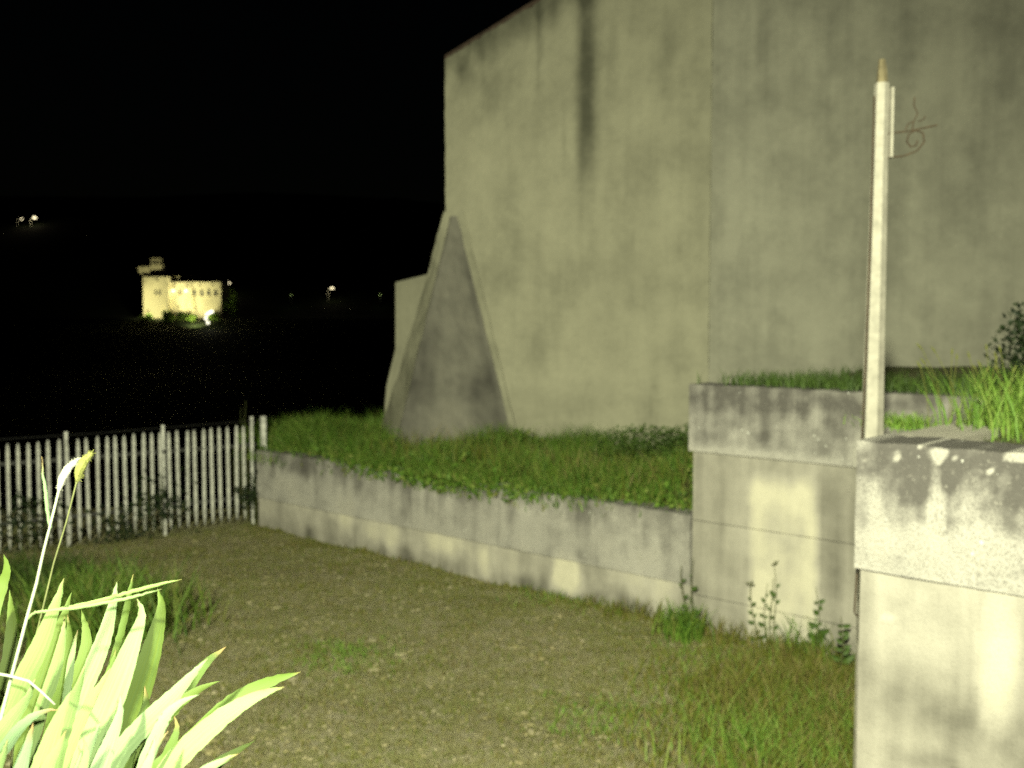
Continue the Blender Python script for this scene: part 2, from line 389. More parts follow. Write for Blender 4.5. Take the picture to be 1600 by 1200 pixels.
# ------------------------------------------------------------------ house with gable wall
HD = Vector((.954, -.300, 0)); HRZ = math.atan2(-.300, .954)
HO = Vector((-1.13, 17.0, 0))
house = empty('gable_house', HO, HRZ, 'big windowless house gable of patchy plaster with a sloping stone buttress at its left corner', 'house')
def roofz(x): return 7.74 + .486 * x if x < 7 else 7.74 + .486 * (14 - x)
def hl(px, py): return to_local(px, py, HO, HRZ)
s0, _ = hl(903, 100); s1, _ = hl(928, 100); _, szb = hl(915, 285); _, szc = hl(915, 430)
ext = []
for px, py, rx, rz_, a in [(750, 250, .5, .6, -.25), (850, 330, .5, .5, -.2), (900, 560, .6, .9, -.2), (1000, 600, .6, .6, -.25), (780, 130, .5, .5, .25), (842, 60, .07, 1.2, .45), (960, 60, .1, .9, .25), (880, 220, .05, .7, .25), (800, 440, .35, .25, .22), (1040, 100, .3, .8, .3), (730, 120, .3, .35, .4), (970, 700, .6, .35, -.3), (1050, 690, .4, .3, -.25)]:
    x, z = hl(px, py); ext.append((x, z, rx, rz_, a * 1.05))
fe = blobs(ext, .0)
def tone_left(x, z):
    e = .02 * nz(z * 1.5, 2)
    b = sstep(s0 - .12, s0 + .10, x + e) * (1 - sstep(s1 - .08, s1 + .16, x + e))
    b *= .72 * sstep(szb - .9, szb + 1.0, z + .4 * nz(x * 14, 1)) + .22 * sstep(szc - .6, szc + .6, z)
    return b * .95 + fe(x, z) + .22 * nz(x * 1.3, z * .6, 3) + .2 * fbm(x * 2.2, z * 1.4, 5) + .75 * (1 - sstep(.05, .65, roofz(x) - z + .25 * nz(x * 5, 1)))  # last term darkens an uneven band along the roof line
ext2 = []
for px, py, rx, rz_, a in [(1190, 60, .12, 1.0, .3), (1300, 90, .25, 1.0, .25), (1420, 60, .4, .8, .3), (1570, 100, .6, 1.6, .35), (1250, 480, .8, .7, -.2), (1480, 420, .8, .5, -.1), (1450, 180, .5, .5, .15)]:
    x, z = hl(px, py); ext2.append((x, z, rx, rz_, a * 1.05))
fe2 = blobs(ext2, .0)
def tone_right(x, z): return .10 + fe2(x, z) + .22 * nz(x * 1.1, z * .5, 6) + .18 * fbm(x * 2.0, z * 1.3, 9)
TS, _ = hl(1110, 300)
slab('plaster_wall', 0, TS, .3, 7.7, 0, .5, M['render'], house, .06, tone_left, .02, .04, topf=roofz, seed=21)
slab('grey_plaster_wall', TS + .002, 14, .3, 7.7, .035, .5, M['render_grey'], house, .10, tone_right, .010, .02, topf=roofz, seed=22)
for xa, xb in ((.003, .5), (13.5, 13.997)):
    b = MB(); b.box((xa, .503, .3), (xb, 14, 7.55)); b.build('side_wall', M['render'], house)
b = MB()
for sgn in (0, 1):
    def pt(x, dz): return (x if not sgn else 14 - x, roofz(x) + dz)
    a0 = pt(-.04, .03); a1 = pt(7.0, .03); a2 = pt(7.0, .11); a3 = pt(-.04, .11)
    Vq = [(p[0], y, p[1]) for y in (.10, 14.2) for p in (a0, a1, a2, a3)]
    b.add(Vq, [(0,1,2,3),(7,6,5,4),(0,4,5,1),(1,5,6,2),(2,6,7,3),(3,7,4,0)])
b.build('roof', M['tile'], house)
# buttress: a battered stone wedge at the corner, lit plaster cheek on its left
def hloc(p): 
    q = Vector(p) - HO; n_ = Vector((-HD.y, HD.x, 0)); return Vector((q.dot(HD), q.dot(n_), q.z))
def on(px, py, Y): return hloc(at(px, py, Y))
zb = .7
Fp = on(626, 690, 15.75); Rp = on(806, 708, 16.5); Lp = on(587, 684, 17.3)
Ap = on(712, 338, 16.93); Al = on(694, 330, 16.99)
def down(top, foot, z):      # carry an edge on down into the bank
    t = (top.z - z) / (top.z - foot.z); return top.lerp(foot, t)
Fb = down(Ap, Fp, zb); Rb = down(Ap, Rp, zb); Lb = down(Al, Lp, zb)
Rb.y = min(Rb.y, -.02)
def tri_face(name, top_a, top_b, bot_b, bot_a, mat, parent, thick, stain, nu=14, nv=44, curve=0.0):
    """a tapering uneven facing between two edges (left a, right b), with real thickness inwards"""
    V = []; st = []; F = []
    nrm = (bot_b - bot_a).cross(top_a - bot_a).normalized()
    for j in range(nv):
        v = j / (nv - 1)
        for i in range(nu):
            u = i / (nu - 1)
            p = top_a.lerp(bot_a, v).lerp(top_b.lerp(bot_b, v), u)
            p = p + nrm * (.025 * fbm(p.x * 2.2, p.z * 2.2, 31) + .010 * fbm(p.x * 8, p.z * 8, 33) - curve * math.sin(PI * v))
            if i in (0, nu - 1): p = p + (bot_b - bot_a).normalized() * .015 * fbm(p.z * 3, i, 7)
            V.append(p); st.append(stain(u, v, p))
    for j in range(nv - 1):
        for i in range(nu - 1): F.append((j*nu+i, (j+1)*nu+i, (j+1)*nu+i+1, j*nu+i+1))
    ring = [i for i in range(nu)] + [j*nu+nu-1 for j in range(1, nv)] + [(nv-1)*nu+i for i in range(nu-2, -1, -1)] + [j*nu for j in range(nv-2, 0, -1)]
    b0 = len(V); n = len(ring)
    for r in ring: V.append(V[r] - nrm * thick); st.append(st[r])
    for k in range(n): F.append((ring[k], ring[(k+1) % n], b0 + (k+1) % n, b0 + k))
    return obj(name, V, F, mat, parent, stain=st)
core = MB()
core.add([Ap + Vector((0, .05, -.05)), Fb + Vector((.04, .1, 0)), Rb + Vector((0, .05, 0)), Lb + Vector((.1, .05, 0)), Al + Vector((.02, .05, -.05)), Vector((.05, .45, zb))],
         [(0,1,2), (0,4,3,1), (0,2,5,4), (4,5,3), (1,3,5,2)])
but = core.build('buttress', M['stone'], house)
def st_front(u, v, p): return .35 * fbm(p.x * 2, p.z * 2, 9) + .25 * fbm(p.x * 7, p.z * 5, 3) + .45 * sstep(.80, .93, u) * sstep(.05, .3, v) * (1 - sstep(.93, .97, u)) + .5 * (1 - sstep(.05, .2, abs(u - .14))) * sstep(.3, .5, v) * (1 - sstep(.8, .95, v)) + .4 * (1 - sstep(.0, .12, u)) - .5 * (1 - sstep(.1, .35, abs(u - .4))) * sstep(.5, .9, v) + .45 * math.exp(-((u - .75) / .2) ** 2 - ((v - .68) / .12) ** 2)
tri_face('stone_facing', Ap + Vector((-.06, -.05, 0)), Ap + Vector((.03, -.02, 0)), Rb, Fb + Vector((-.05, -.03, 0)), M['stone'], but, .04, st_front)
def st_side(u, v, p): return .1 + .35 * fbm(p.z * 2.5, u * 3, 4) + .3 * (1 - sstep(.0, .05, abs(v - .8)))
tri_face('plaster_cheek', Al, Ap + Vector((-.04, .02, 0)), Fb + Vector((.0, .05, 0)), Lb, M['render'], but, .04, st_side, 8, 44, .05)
# right hand quoin strip that stands proud along the stone
tri_face('plaster_edge', Ap + Vector((.05, -.05, .05)), Ap + Vector((.13, -.01, .12)), Rb + Vector((.10, -.01, 0)), Rb + Vector((.005, -.03, 0)), M['render'], but, .03, lambda u, v, p: .22 + .35 * fbm(p.x * 3, p.z * 3, 2), 4, 44)
# second buttress further along the side of the house
b2 = MB(); g = lambda px, py, Y: hloc(at(px, py, Y))
a, bb_, c_, d_ = g(618, 441, 20), g(618, 545, 20), g(604, 602, 20), g(596, 700, 20)
pr = [a, bb_, c_, d_, Vector((.3, d_.y, d_.z)), Vector((.3, a.y, a.z + .5))]
V = [Vector((p.x, p.y - .0, p.z)) for p in pr] + [Vector((p.x, p.y + .9, p.z)) for p in pr]
b2.add(V, [(0,1,2,3,4,5), (11,10,9,8,7,6)] + [(i, i + 6, (i+1) % 6 + 6, (i+1) % 6) for i in range(6)])
b2.build('rear_buttress', M['render'], house)

# ------------------------------------------------------------------ steel palisade fence
FA = Vector((-7.23, 14.0, 0)); FB = Vector((-4.22, 16.3, 0)); FD = (FB - FA).normalized(); FRZ = math.atan2(FD.y, FD.x)
FL = (FB - FA).length
fence = empty('palisade_fence', FA, FRZ, 'pale steel palisade fence of upright pickets closing the far left end of the alley', 'fence')
pw = .050; prof = [(-.5, .012), (-.34, -.012), (-.14, -.012), (0, .014), (.14, -.012), (.34, -.012), (.5, .012)]
def picket_mesh():
    zs = [(.0, .10), (.17, .9), (.24, 1.0), (1.42, 1.0), (1.50, .75), (1.54, .25)]
    V = []; F = []
    for z, s in zs:
        for (x, y) in prof: V.append((x * pw * s, y, z))
        for (x, y) in prof: V.append((x * pw * s, y + .004, z))
    k = len(prof); L = 2 * k
    for j in range(len(zs) - 1):
        for i in range(k - 1):
            F.append((j*L+i, j*L+i+1, (j+1)*L+i+1, (j+1)*L+i))
            F.append((j*L+k+i+1, j*L+k+i, (j+1)*L+k+i, (j+1)*L+k+i+1))
        F.append((j*L, (j+1)*L, (j+1)*L+k, j*L+k)); F.append((j*L+k-1, j*L+2*k-1, (j+1)*L+2*k-1, (j+1)*L+k-1))
    return V, F
V, F = picket_mesh(); pme = None
pitch = FL / 28.0; ext_n = 9
for i in range(-ext_n, 28):
    if pme is None: o = obj('picket', V, F, M['galv'], fence); pme = o.data
    else: o = bpy.data.objects.new('picket', pme); C.objects.link(o); o.parent = fence
    u_ = (i + .4) * pitch
    o.location = (u_, random.uniform(-.004, .004), .05 + random.uniform(-.012, .012) + .04 * u_ / FL)
    o.rotation_euler = (random.uniform(-.01, .01), random.uniform(-.012, .012), random.uniform(-.12, .12))
for z in (.42, 1.28):
    b = MB(); b.box((-ext_n * pitch, .008, z), (FL, .05, z + .045)); b.build('rail', M['dark_metal'], fence)
b = MB(); b.tube([(-ext_n * pitch, .03, 1.66), (FL * .35, .03, 1.655), (FL + .05, .03, 1.70)], .003, 5); b.build('wire', M['dark_metal'], fence)
for u_, h in ((-.9, 1.68), (.86, 1.70), (2.28, 1.71), (FL - .05, 1.76)):
    b = MB(); b.box((u_ - .02, .055, -.4), (u_ + .02, .1, h)); b.build('post', M['galv'], fence)
b = MB(); b.box((FL + .10, .0, -.3), (FL + .17, .07, 1.76)); b.build('post', M['galv'], fence)

# ------------------------------------------------------------------ leaf and grass mass builders
def blades(pos, h, wd, lean, V, F, hv=.4, segs=2, az=None):
    """tapered bent blades: each one is its own little island of triangles"""
    for p in pos:
        hh = h * random.uniform(1 - hv, 1 + hv); ww = wd * random.uniform(.7, 1.3)
        a = random.uniform(0, 2 * PI); la = random.uniform(0, 2 * PI) if az is None else az + random.uniform(-.8, .8)
        ln = lean * random.uniform(.2, 1.3) * hh
        sx, sy = math.cos(a) * ww * .5, math.sin(a) * ww * .5
        n = len(V)
        for k in range(segs):
            t = k / segs; c = t ** 1.8
            x = p[0] + math.cos(la) * ln * c; y = p[1] + math.sin(la) * ln * c; z = p[2] + hh * t * (1 - .15 * t); q = 1 - .6 * t
            V.append((x - sx * q, y - sy * q, z)); V.append((x + sx * q, y + sy * q, z))
        V.append((p[0] + math.cos(la) * ln, p[1] + math.sin(la) * ln, p[2] + hh * .86))
        for k in range(segs - 1): F.append((n + 2*k, n + 2*k + 1, n + 2*k + 3, n + 2*k + 2))
        F.append((n + 2*segs - 2, n + 2*segs - 1, n + 2*segs))
def leaves(pos, size, V, F, up=.5):
    for p in pos:
        s = size * random.uniform(.6, 1.4)
        d = Vector((random.gauss(0, 1), random.gauss(0, 1), random.gauss(up, .7))).normalized()
        a = d.cross(Vector((random.gauss(0, 1), random.gauss(0, 1), random.gauss(0, 1)))).normalized() * s * .32
        q = Vector(p); n = len(V); bend = d.cross(a).normalized() * s * .12
        V += [q, q + d * s * .5 + a + bend, q + d * s, q + d * s * .5 - a + bend]; F += [(n, n+1, n+2), (n, n+2, n+3)]

# bank grass (nobody could count it)
V = []; F = []; P = []
for k in range(42000):
    x = random.uniform(-1.0, 8.2); y = random.uniform(.0, 1.0) ** 1.3 * 4.1 + .30
    P.append(wl(LW0, x, y, bank_h(x, max(.31, y)) - .02))
ra = lambda p: fbm(p.x * 1.1, p.y * 1.1, 17) + .5 * fbm(p.x * 3.5, p.y * 3.5, 19)
blades([p for p in P if ra(p) > .22], .36, .013, .55, V, F, hv=.6); blades([p for p in P if -.2 < ra(p) <= .22], .24, .014, .6, V, F, hv=.6)
blades([p for p in P if ra(p) <= -.2 and random.random() < .55], .13, .014, .7, V, F, hv=.6)
P = []
for k in range(9000):       # plants hanging over the wall's edge, thickest in the middle stretch
    x = random.gauss(4.4, 1.2)
    if fbm(x * 1.6, 2) < -.25: continue
    y = random.uniform(-.04, .4); P.append(wl(LW0, x, y, 1.22 + random.uniform(-.04, .05) - .22 * random.random() ** 2 * (y < .03)))
blades(P, .14, .016, .9, V, F)
tag(obj('bank_grass', V, F, M['grass']), kind='stuff')
V = []; F = []; P = []
for k in range(4200):
    x = random.uniform(-.8, 8.1); y = random.uniform(.1, 3.2); q = fbm(x * .9, y * .9, 12)
    if q < -.05: continue
    P.append(wl(LW0, x, y, bank_h(x, max(.31, y)) + random.uniform(.0, .16) + .1 * q))
for k in range(900):
    x = random.gauss(4.3, .9); P.append(wl(LW0, x, random.uniform(-.07, .02), 1.24 - random.random() ** 2 * .30 * (.5 + .5 * fbm(x * 2, 1))))
leaves(P, .07, V, F)
tag(obj('ground_cover_leaves', V, F, M['grass']), kind='stuff')
V = []; F = []; P = []
for k in range(900):
    x = random.uniform(2.2, 8.0); y = random.uniform(.3, 1.6); P.append(wl(LW0, x, y, bank_h(x, y)))
blades(P, .42, .011, .35, V, F, segs=3)
tag(obj('tall_bank_grass', V, F, M['alley_grass']), kind='stuff')

# alley grass and gravel
def alley_ok(x, y):
    q = Vector((x, y, 0)) - LW0; s_, d_ = q.dot(U), q.dot(BACK)
    if d_ > -.01: return None
    f_ = (Vector((x, y, 0)) - FA); df = f_.dot(Vector((-FD.y, FD.x, 0)))
    if df > -.02 and x < -3.5: return None
    qb = Vector((x, y, 0)) - BK0
    if qb.dot(U) > -.06 and qb.dot(BACK) > -.06: return None
    return s_, d_
V = []; F = []; V2 = []; F2 = []; P = []; PF = []; PT = []
n_try = 0
while len(P) < 48000 and n_try < 400000:
    n_try += 1
    x = random.uniform(-7.5, 4.0); y = random.uniform(6.5, 16.3)
    r = alley_ok(x, y)
    if r is None or abs(x) > y * .56: continue
    s_, d_ = r
    right = sstep(-.3, 2.6, x) * sstep(11.5, 8.0, y - .0 + 0 * x)
    foot = sstep(-.55, -.05, d_ + .25 * nz(x * 2, y * 2)) * (.35 + .65 * sstep(5.5, 8.5, s_))
    patch = sstep(.12, .5, fbm(x * 1.1, y * 1.1, 7))
    dens = .20 + .95 * right ** 1.5 * sstep(-.55, .45, fbm(x * 1.3, y * 1.3, 2) + .6 * fbm(x * 4, y * 4, 3) + .5 * right) + .9 * foot + .35 * patch * sstep(8, -4, x)
    if random.random() > dens: continue
    z = ground_h(x, y) - .03
    P.append((x, y, z, max(right, foot)))
blades([p[:3] for p in P if p[3] < .35], .055, .009, .9, V, F)
for lo, hi, h_ in ((.35, .6, .08), (.6, .8, .14), (.8, 1.1, .22)): blades([p[:3] for p in P if lo <= p[3] < hi], h_, .012, .6, V, F, hv=.6)
P = []
for (px, py, n, r_, h) in [(545, 1020, 500, .28, .07), (940, 1118, 350, .25, .08), (1120, 1105, 400, .3, .09), (890, 930, 300, .35, .12), (1250, 1170, 420, .4, .30), (1180, 1195, 320, .35, .30), (1310, 1120, 260, .3, .26), (1120, 1040, 200, .35, .12)]:
    g_ = ray(px, py); c = Vector((0, 0, CZ)) + g_ * (CZ / -g_.z)
    P_ = []
    for k in range(n):
        x, y = c.x + random.gauss(0, r_), c.y + random.gauss(0, r_)
        if alley_ok(x, y): P_.append((x, y, ground_h(x, y) - .03))
    blades(P_, h, .011, .6, V2, F2)
tag(obj('alley_grass', V, F, M['alley_grass']), kind='stuff')
tag(obj('fresh_alley_grass', V2, F2, M['fresh']), kind='stuff')
M['pebble'] = leafmat('pebble', [(.24, .215, .10), (.28, .25, .13), (.30, .27, .155), (.34, .31, .20)], .9, 0)
V = []; F = []
ico = bmesh.new(); bmesh.ops.create_icosphere(ico, subdivisions=1, radius=1); iv = [v.co.copy() for v in ico.verts]; iff = [tuple(v.index for v in f.verts) for f in ico.faces]; ico.free()
k = 0
while k < 2600:
    x = random.uniform(-7.5, 3.0); y = 6.8 + random.random() ** 1.4 * 9
    if alley_ok(x, y) is None or abs(x) > y * .56: continue
    if fbm(x * .8, y * .8, 20) < -.1 and random.random() < .6: continue
    if x > .8 and random.random() < .6: continue
    k += 1
    r_ = random.uniform(.008, .022) * (1 + (random.random() < .04) * 1.2); ax = random.uniform(.8, 1.8); ay = random.uniform(.7, 1.2); rot = random.uniform(0, PI)
    n = len(V); z = ground_h(x, y) - .02; ca, sa = math.cos(rot), math.sin(rot)
    for v in iv:
        q = 1 + .25 * nz(v.x * 1.5 + k, v.y * 1.5, v.z)
        vx, vy = v.x * ax * r_ * q, v.y * ay * r_ * q
        V.append((x + vx * ca - vy * sa, y + vx * sa + vy * ca, z + v.z * .5 * r_))
    F += [tuple(i + n for i in f) for f in iff]
tag(obj('gravel', V, F, M['pebble']), kind='stuff')

# ------------------------------------------------------------------ shrubs, clumps and weeds
def shrub(name, c, rx, ry, rz_, n, size, mat, label, cat='shrub', seed=0, lobes=6, stems=True):
    rnd = random.Random(seed); root = empty(name, c, 0, label, cat)
    V = []; F = []; P = []
    L = [(rnd.uniform(-.6, .6) * rx, rnd.uniform(-.6, .6) * ry, rnd.uniform(.35, .8) * rz_, rnd.uniform(.3, .55)) for _ in range(lobes)]
    for k in range(n):
        l = rnd.choice(L); d = Vector((rnd.gauss(0, 1), rnd.gauss(0, 1), rnd.gauss(0, 1))).normalized() * rnd.random() ** .4 * l[3]
        z = l[2] + d.z * rz_
        if z < 0: continue
        P.append((l[0] + d.x * rx * 1.3, l[1] + d.y * ry * 1.3, z))
    leaves(P, size, V, F)
    tag(obj('foliage', V, F, mat, root), kind='stuff')
    b = MB()
    for l in L: b.tube([(l[0] * .2, l[1] * .2, -.05), (l[0] * .6, l[1] * .6, l[2] * .5), (l[0], l[1], l[2])], [.018, .012, .005], 5)
    b.build('stem', M['weedstem'], root)
    return root
p = at(505, 700, 16.4); root = empty('grass_mound', (p.x, p.y, 1.1), 0, 'soft mound of tall green grass on the bank between the fence and the buttress', 'grass clump')
V = []; F = []
for k in range(4200):
    x, y = random.gauss(0, .5), random.gauss(0, .32); q = math.exp(-(x / .75) ** 2 - (y / .55) ** 2)
    blades([(x, y, -.05 + .30 * q)], .16 + .34 * q, .013, .7, V, F, segs=2)
tag(obj('blades', V, F, M['grass'], root), kind='stuff')
p = at(1625, 600, 9.0); shrub('dark_bush', (p.x, p.y, 2.55), .46, .42, .85, 2600, .055, M['darkbush'], 'dark leafy bush against the house wall at the right edge', seed=5)
p = at(1052, 720, 13.2); shrub('corner_bush', (p.x, p.y, 1.35), 1.0, .4, .55, 3600, .045, M['bush'], 'low bush in the bank corner beside the tall wall', seed=6)

def clump(name, c, r_, n, h, wd, lean, mat, label, segs=3, ell=1.0, seedheads=0, mat2=None):
    V = []; F = []
    P = [(random.gauss(0, r_), random.gauss(0, r_ * ell), -.03) for _ in range(n)]
    blades(P, h, wd, lean, V, F, segs=segs)
    if seedheads:
        root = empty(name, c, 0, label, 'grass clump'); tag(obj('blades', V, F, mat, root), kind='stuff')
        b = MB()
        for k in range(seedheads):
            x, y = random.gauss(0, r_ * 1.2), random.gauss(0, r_); hh = h * random.uniform(.9, 1.25); dx, dy = random.gauss(0, .08), random.gauss(0, .05)
            b.tube([(x, y, 0), (x + dx * .4, y + dy * .4, hh * .6), (x + dx, y + dy, hh)], .0022, 4, False)
            b.tube([(x + dx, y + dy, hh), (x + dx * 1.1, y + dy, hh + .02), (x + dx * 1.25, y + dy, hh + .045)], [.003, .007, .002], 5)
        tag(b.build('seed_heads', mat2, root), kind='stuff')
        return root
    root = empty(name, c, 0, label, 'grass clump'); tag(obj('blades', V, F, mat, root), kind='stuff')
    return root
p = at(1580, 682, 6.3); clump('grass_clump', (p.x, p.y, 2.6), .17, 420, .42, .011, .45, M['fresh'], 'bright green grass clump with seed heads on top of the nearest block', seedheads=26, mat2=M['seed_green'])
p = at(1470, 675, 6.4); clump('grass_clump', (p.x - .05, p.y + .6, 2.6), .12, 160, .10, .010, .8, M['fresh'], 'low green tuft behind the lichen patch on the nearest block')
p = at(1425, 668, 6.8); clump('grass_clump', (p.x, p.y, 2.6), .09, 120, .10, .010, .8, M['fresh'], 'small grass tuft just right of the white pole')
V = []; F = []; P = []
for k in range(2600):
    x = random.uniform(.4, 5); y = random.uniform(.45, 3.6)
    if fbm(x * 1.5, y * 1.5, 31) > -.05: P.append(wl(BK0, x, y, terr_h(x, y) - .02))
blades(P, .07, .010, .8, V, F)
P = []
for k in range(5000):
    x = random.uniform(-.0, 4.5); y = random.uniform(.05, 1.0) if random.random() < .45 else random.uniform(.9, 4.0)
    if fbm(x * 1.3, y * 1.3, 41) > -.25: P.append(wl(TW0, x, y, 2.60 + .05 * (y < .4)))
blades(P, .16, .012, .5, V, F)
tag(obj('terrace_grass', V, F, M['bush']), kind='stuff')

def ground_pt(px, py):
    g_ = ray(px, py); return Vector((0, 0, CZ)) + g_ * (CZ / -g_.z)
c = at(150, 985, 10.6); clump('weed_clump', (c.x, c.y, 0), .42, 1500, .58, .018, .5, M['grass'], 'rough tall green weed clump on the alley behind the iris leaves')
c = at(50, 905, 12.4); clump('weed_clump', (c.x, c.y, 0), .5, 700, .35, .016, .6, M['bush'], 'lower weed clump near the fence at the far left')

def leaf_part(root, p, d, s, mat):
    d = d.normalized(); a = d.cross(Vector((.2, 1, .3))).normalized() * s * .28; b_ = d.cross(a).normalized() * s * .08
    V = [p, p + d * s * .35 + a + b_, p + d * s * .75 + a * .7 + b_, p + d * s, p + d * s * .75 - a * .7 + b_, p + d * s * .35 - a + b_, p + d * s * .5 - b_]
    F = [(0,1,6),(1,2,6),(2,3,6),(3,4,6),(4,5,6),(5,0,6)]
    return obj('leaf', V, F, mat, root)
def weed(px, py, Y, top_py, label, lean=0.0, nl=7, rad=.007, grp=None, rs=0, ls=.09, head=False):
    rnd = random.Random(rs); c = at(px, py, Y); c.z = 0; h = at(px, top_py, Y).z
    root = empty('tall_weed', c, 0, label, 'weed', grp)
    P = [Vector((lean * h * t + .02 * math.sin(t * 5 + rs), 0.01 * math.sin(t * 7), h * t - .02)) for t in [i / 8 for i in range(9)]]
    b = MB(); b.tube(P, [rad * (1 - .65 * i / 8) for i in range(9)], 6); b.build('stem', M['weedstem'], root)
    for k in range(nl):
        t = .12 + .8 * k / nl + rnd.uniform(-.04, .04); i = min(7, int(t * 8)); q = P[i].lerp(P[i+1], t * 8 - i)
        sd = 1 if k % 2 else -1
        leaf_part(root, q, Vector((sd * rnd.uniform(.6, 1), rnd.uniform(-.6, .3), rnd.uniform(.2, .9))), ls * rnd.uniform(.6, 1.3) * (1.2 - .7 * t), M['bush'])
    if head:
        b = MB()
        for k in range(6): b.tube([P[8], P[8] + Vector((rnd.uniform(-.05, .05), rnd.uniform(-.03, .03), rnd.uniform(.0, .05)))], [.003, .006], 4)
        b.build('flower_head', M['weedstem'], root)
    return root
weed(1182, 1003, 10.05, 912, 'thin dark weed with a forked tip, leftmost against the bright wall patch', -.10, 7, .008, rs=1, head=True)
weed(1196, 1003, 10.0, 908, 'short leafy weed second from left against the bright wall patch', .0, 8, .007, rs=2)
weed(1206, 1005, 9.95, 900, 'straight bare weed stalk in the middle of the bright wall patch', -.02, 4, .009, rs=3, ls=.06)
weed(1213, 1005, 9.9, 880, 'tallest weed with a flower head before the bright wall patch', -.05, 6, .007, rs=4, ls=.10, head=True)
weed(1275, 1015, 9.6, 915, 'leafy weed in the darker right part of the tall wall', .0, 10, .008, rs=5, ls=.12)
weed(1312, 1020, 9.2, 960, 'low bushy weed where the tall wall meets the nearest block', .05, 12, .008, rs=6, ls=.13)
weed(1070, 990, 10.55, 880, 'dark weed stalk at the corner of low and tall wall, left one', -.05, 6, .010, rs=7)
weed(1084, 990, 10.45, 868, 'dark weed stalk at the corner of low and tall wall, right one', -.03, 5, .008, rs=8)

c = ground_pt(1068, 992); clump('weed_clump', (c.x, c.y, 0), .10, 260, .34, .016, .5, M['grass'], 'bushy low weeds where the low wall meets the tall wall')
c = ground_pt(1300, 1022); clump('weed_clump', (c.x - .1, c.y, 0), .16, 420, .42, .016, .5, M['grass'], 'rough weed tuft at the foot of the tall wall, beside the nearest block')
# dark climbing weeds on the fence
def creeper(u0, z0, r_, n, label, seed):
    rnd = random.Random(seed); o = FA + FD * u0 + Vector((FD.y, -FD.x, 0)) * .12
    V = []; F = []; P = []
    root = empty('climbing_weed', (o.x, o.y, 0), FRZ, label, 'climbing plant')
    for k in range(n):
        P.append((rnd.gauss(0, r_), rnd.gauss(0, .05), max(.03, z0 + rnd.gauss(0, r_ * .8))))
    leaves(P, .07, V, F); tag(obj('foliage', V, F, M['darkbush'], root), kind='stuff')
    b = MB()
    for k in range(4):
        x = rnd.gauss(0, r_ * .7); b.tube([(x * .3, 0, -.05), (x * .7, .0, z0 * .5), (x, .01, z0 + rnd.uniform(0, .4))], .006, 4)
    b.build('stem', M['weedstem'], root)
creeper(.30, .45, .26, 260, 'dark climbing weed on the leftmost fence pickets', 1)
creeper(1.55, .25, .22, 170, 'dark climbing weed low on the middle of the fence', 2)
creeper(2.15, .50, .26, 260, 'tall dark climbing weed right of the middle of the fence', 3)
creeper(FL - .12, .55, .15, 200, 'dark climbing weed at the fence end beside the low wall', 4)
b = MB(); p = at(378, 670, 16.25)
b.tube([(0, 0, 0), (.02, 0, .8), (-.01, 0, 1.5), (.03, 0, 2.12)], [.008, .007, .005, .003], 5); b.tube([(-.01, 0, 1.5), (-.06, 0, 1.8), (-.05, 0, 2.0)], .003, 4)
o = b.build('dry_stalk', M['weedstem']); o.location = (p.x, p.y + .15, -.1); tag(o, 'thin dry stalk rising above the fence beside its end post', 'plant stalk')

# ------------------------------------------------------------------ pole with wrought iron bracket
PY = 6.3
pb = at(1362, 690, PY); ptop = at(1378, 130, PY)
pole = empty('white_pole', (pb.x, pb.y, 0), 0, 'slim pale tapered pole with a scrolled iron bracket, standing behind the nearest block', 'pole')
zt = ptop.z
def oct_ring(c, r_, rot): return [c + Vector((math.cos(rot + k * PI / 3) * r_, math.sin(rot + k * PI / 3) * r_, 0)) for k in range(6)]
V = []; F = []; zz = [-.1, 1.0, 2.0, 2.6, 3.0, 3.4, 3.8, 4.2, 4.6, zt]
lx = (ptop.x - pb.x)
for i, z in enumerate(zz):
    t = max(0, (z - 2.5) / (zt - 2.5)); r_ = .068 - .024 * t
    V += oct_ring(Vector((lx * t + .004 * nz(z, 1), 0, z)), r_ * (1 + .03 * nz(z * 2, 4)), .61)
for i in range(len(zz) - 1):
    for k in range(6): F.append((i*6+k, i*6+(k+1) % 6, (i+1)*6+(k+1) % 6, (i+1)*6+k))
F.append(tuple(reversed(range(6)))); F.append(tuple((len(zz)-1)*6 + k for k in range(6)))
obj('shaft', V, F, M['post'], pole)
b = MB(); b.tube([(lx, 0, zt + .002), (lx, 0, zt + .08), (lx - .004, 0, zt + .145)], [.034, .028, .020], 6); b.build('pole_blur_double', M['tip_double'], pole)  # brown end added as the pole's blurred lamplit double above its top
sx = lx + .052; b = MB(); b.box((sx, -.03, zt - .46), (sx + .016, .02, zt - .03)); b.build('strap', M['post'], pole)
def pp(px, py): q = at(px, py, PY); return Vector((q.x - pb.x, -.01, q.z))
b = MB(); b.tube([pp(1386, 209), pp(1415, 206), pp(1440, 201), pp(1463, 196)], .0055, 6)
b.tube([pp(1386, 247), pp(1412, 244), pp(1432, 236), pp(1443, 222), pp(1441, 208), pp(1430, 204), pp(1419, 210), pp(1416, 222), pp(1422, 230), pp(1430, 228), pp(1433, 220)], .0055, 6)
b.tube([pp(1424, 204), pp(1427, 190), pp(1433, 178), pp(1427, 165), pp(1428, 152)], .004, 6)
b.tube([pp(1427, 190), pp(1418, 194), pp(1414, 203)], .004, 6); b.tube([pp(1433, 190), pp(1441, 188), pp(1445, 182)], .004, 6)
b.build('scroll_bracket', M['iron'], pole)

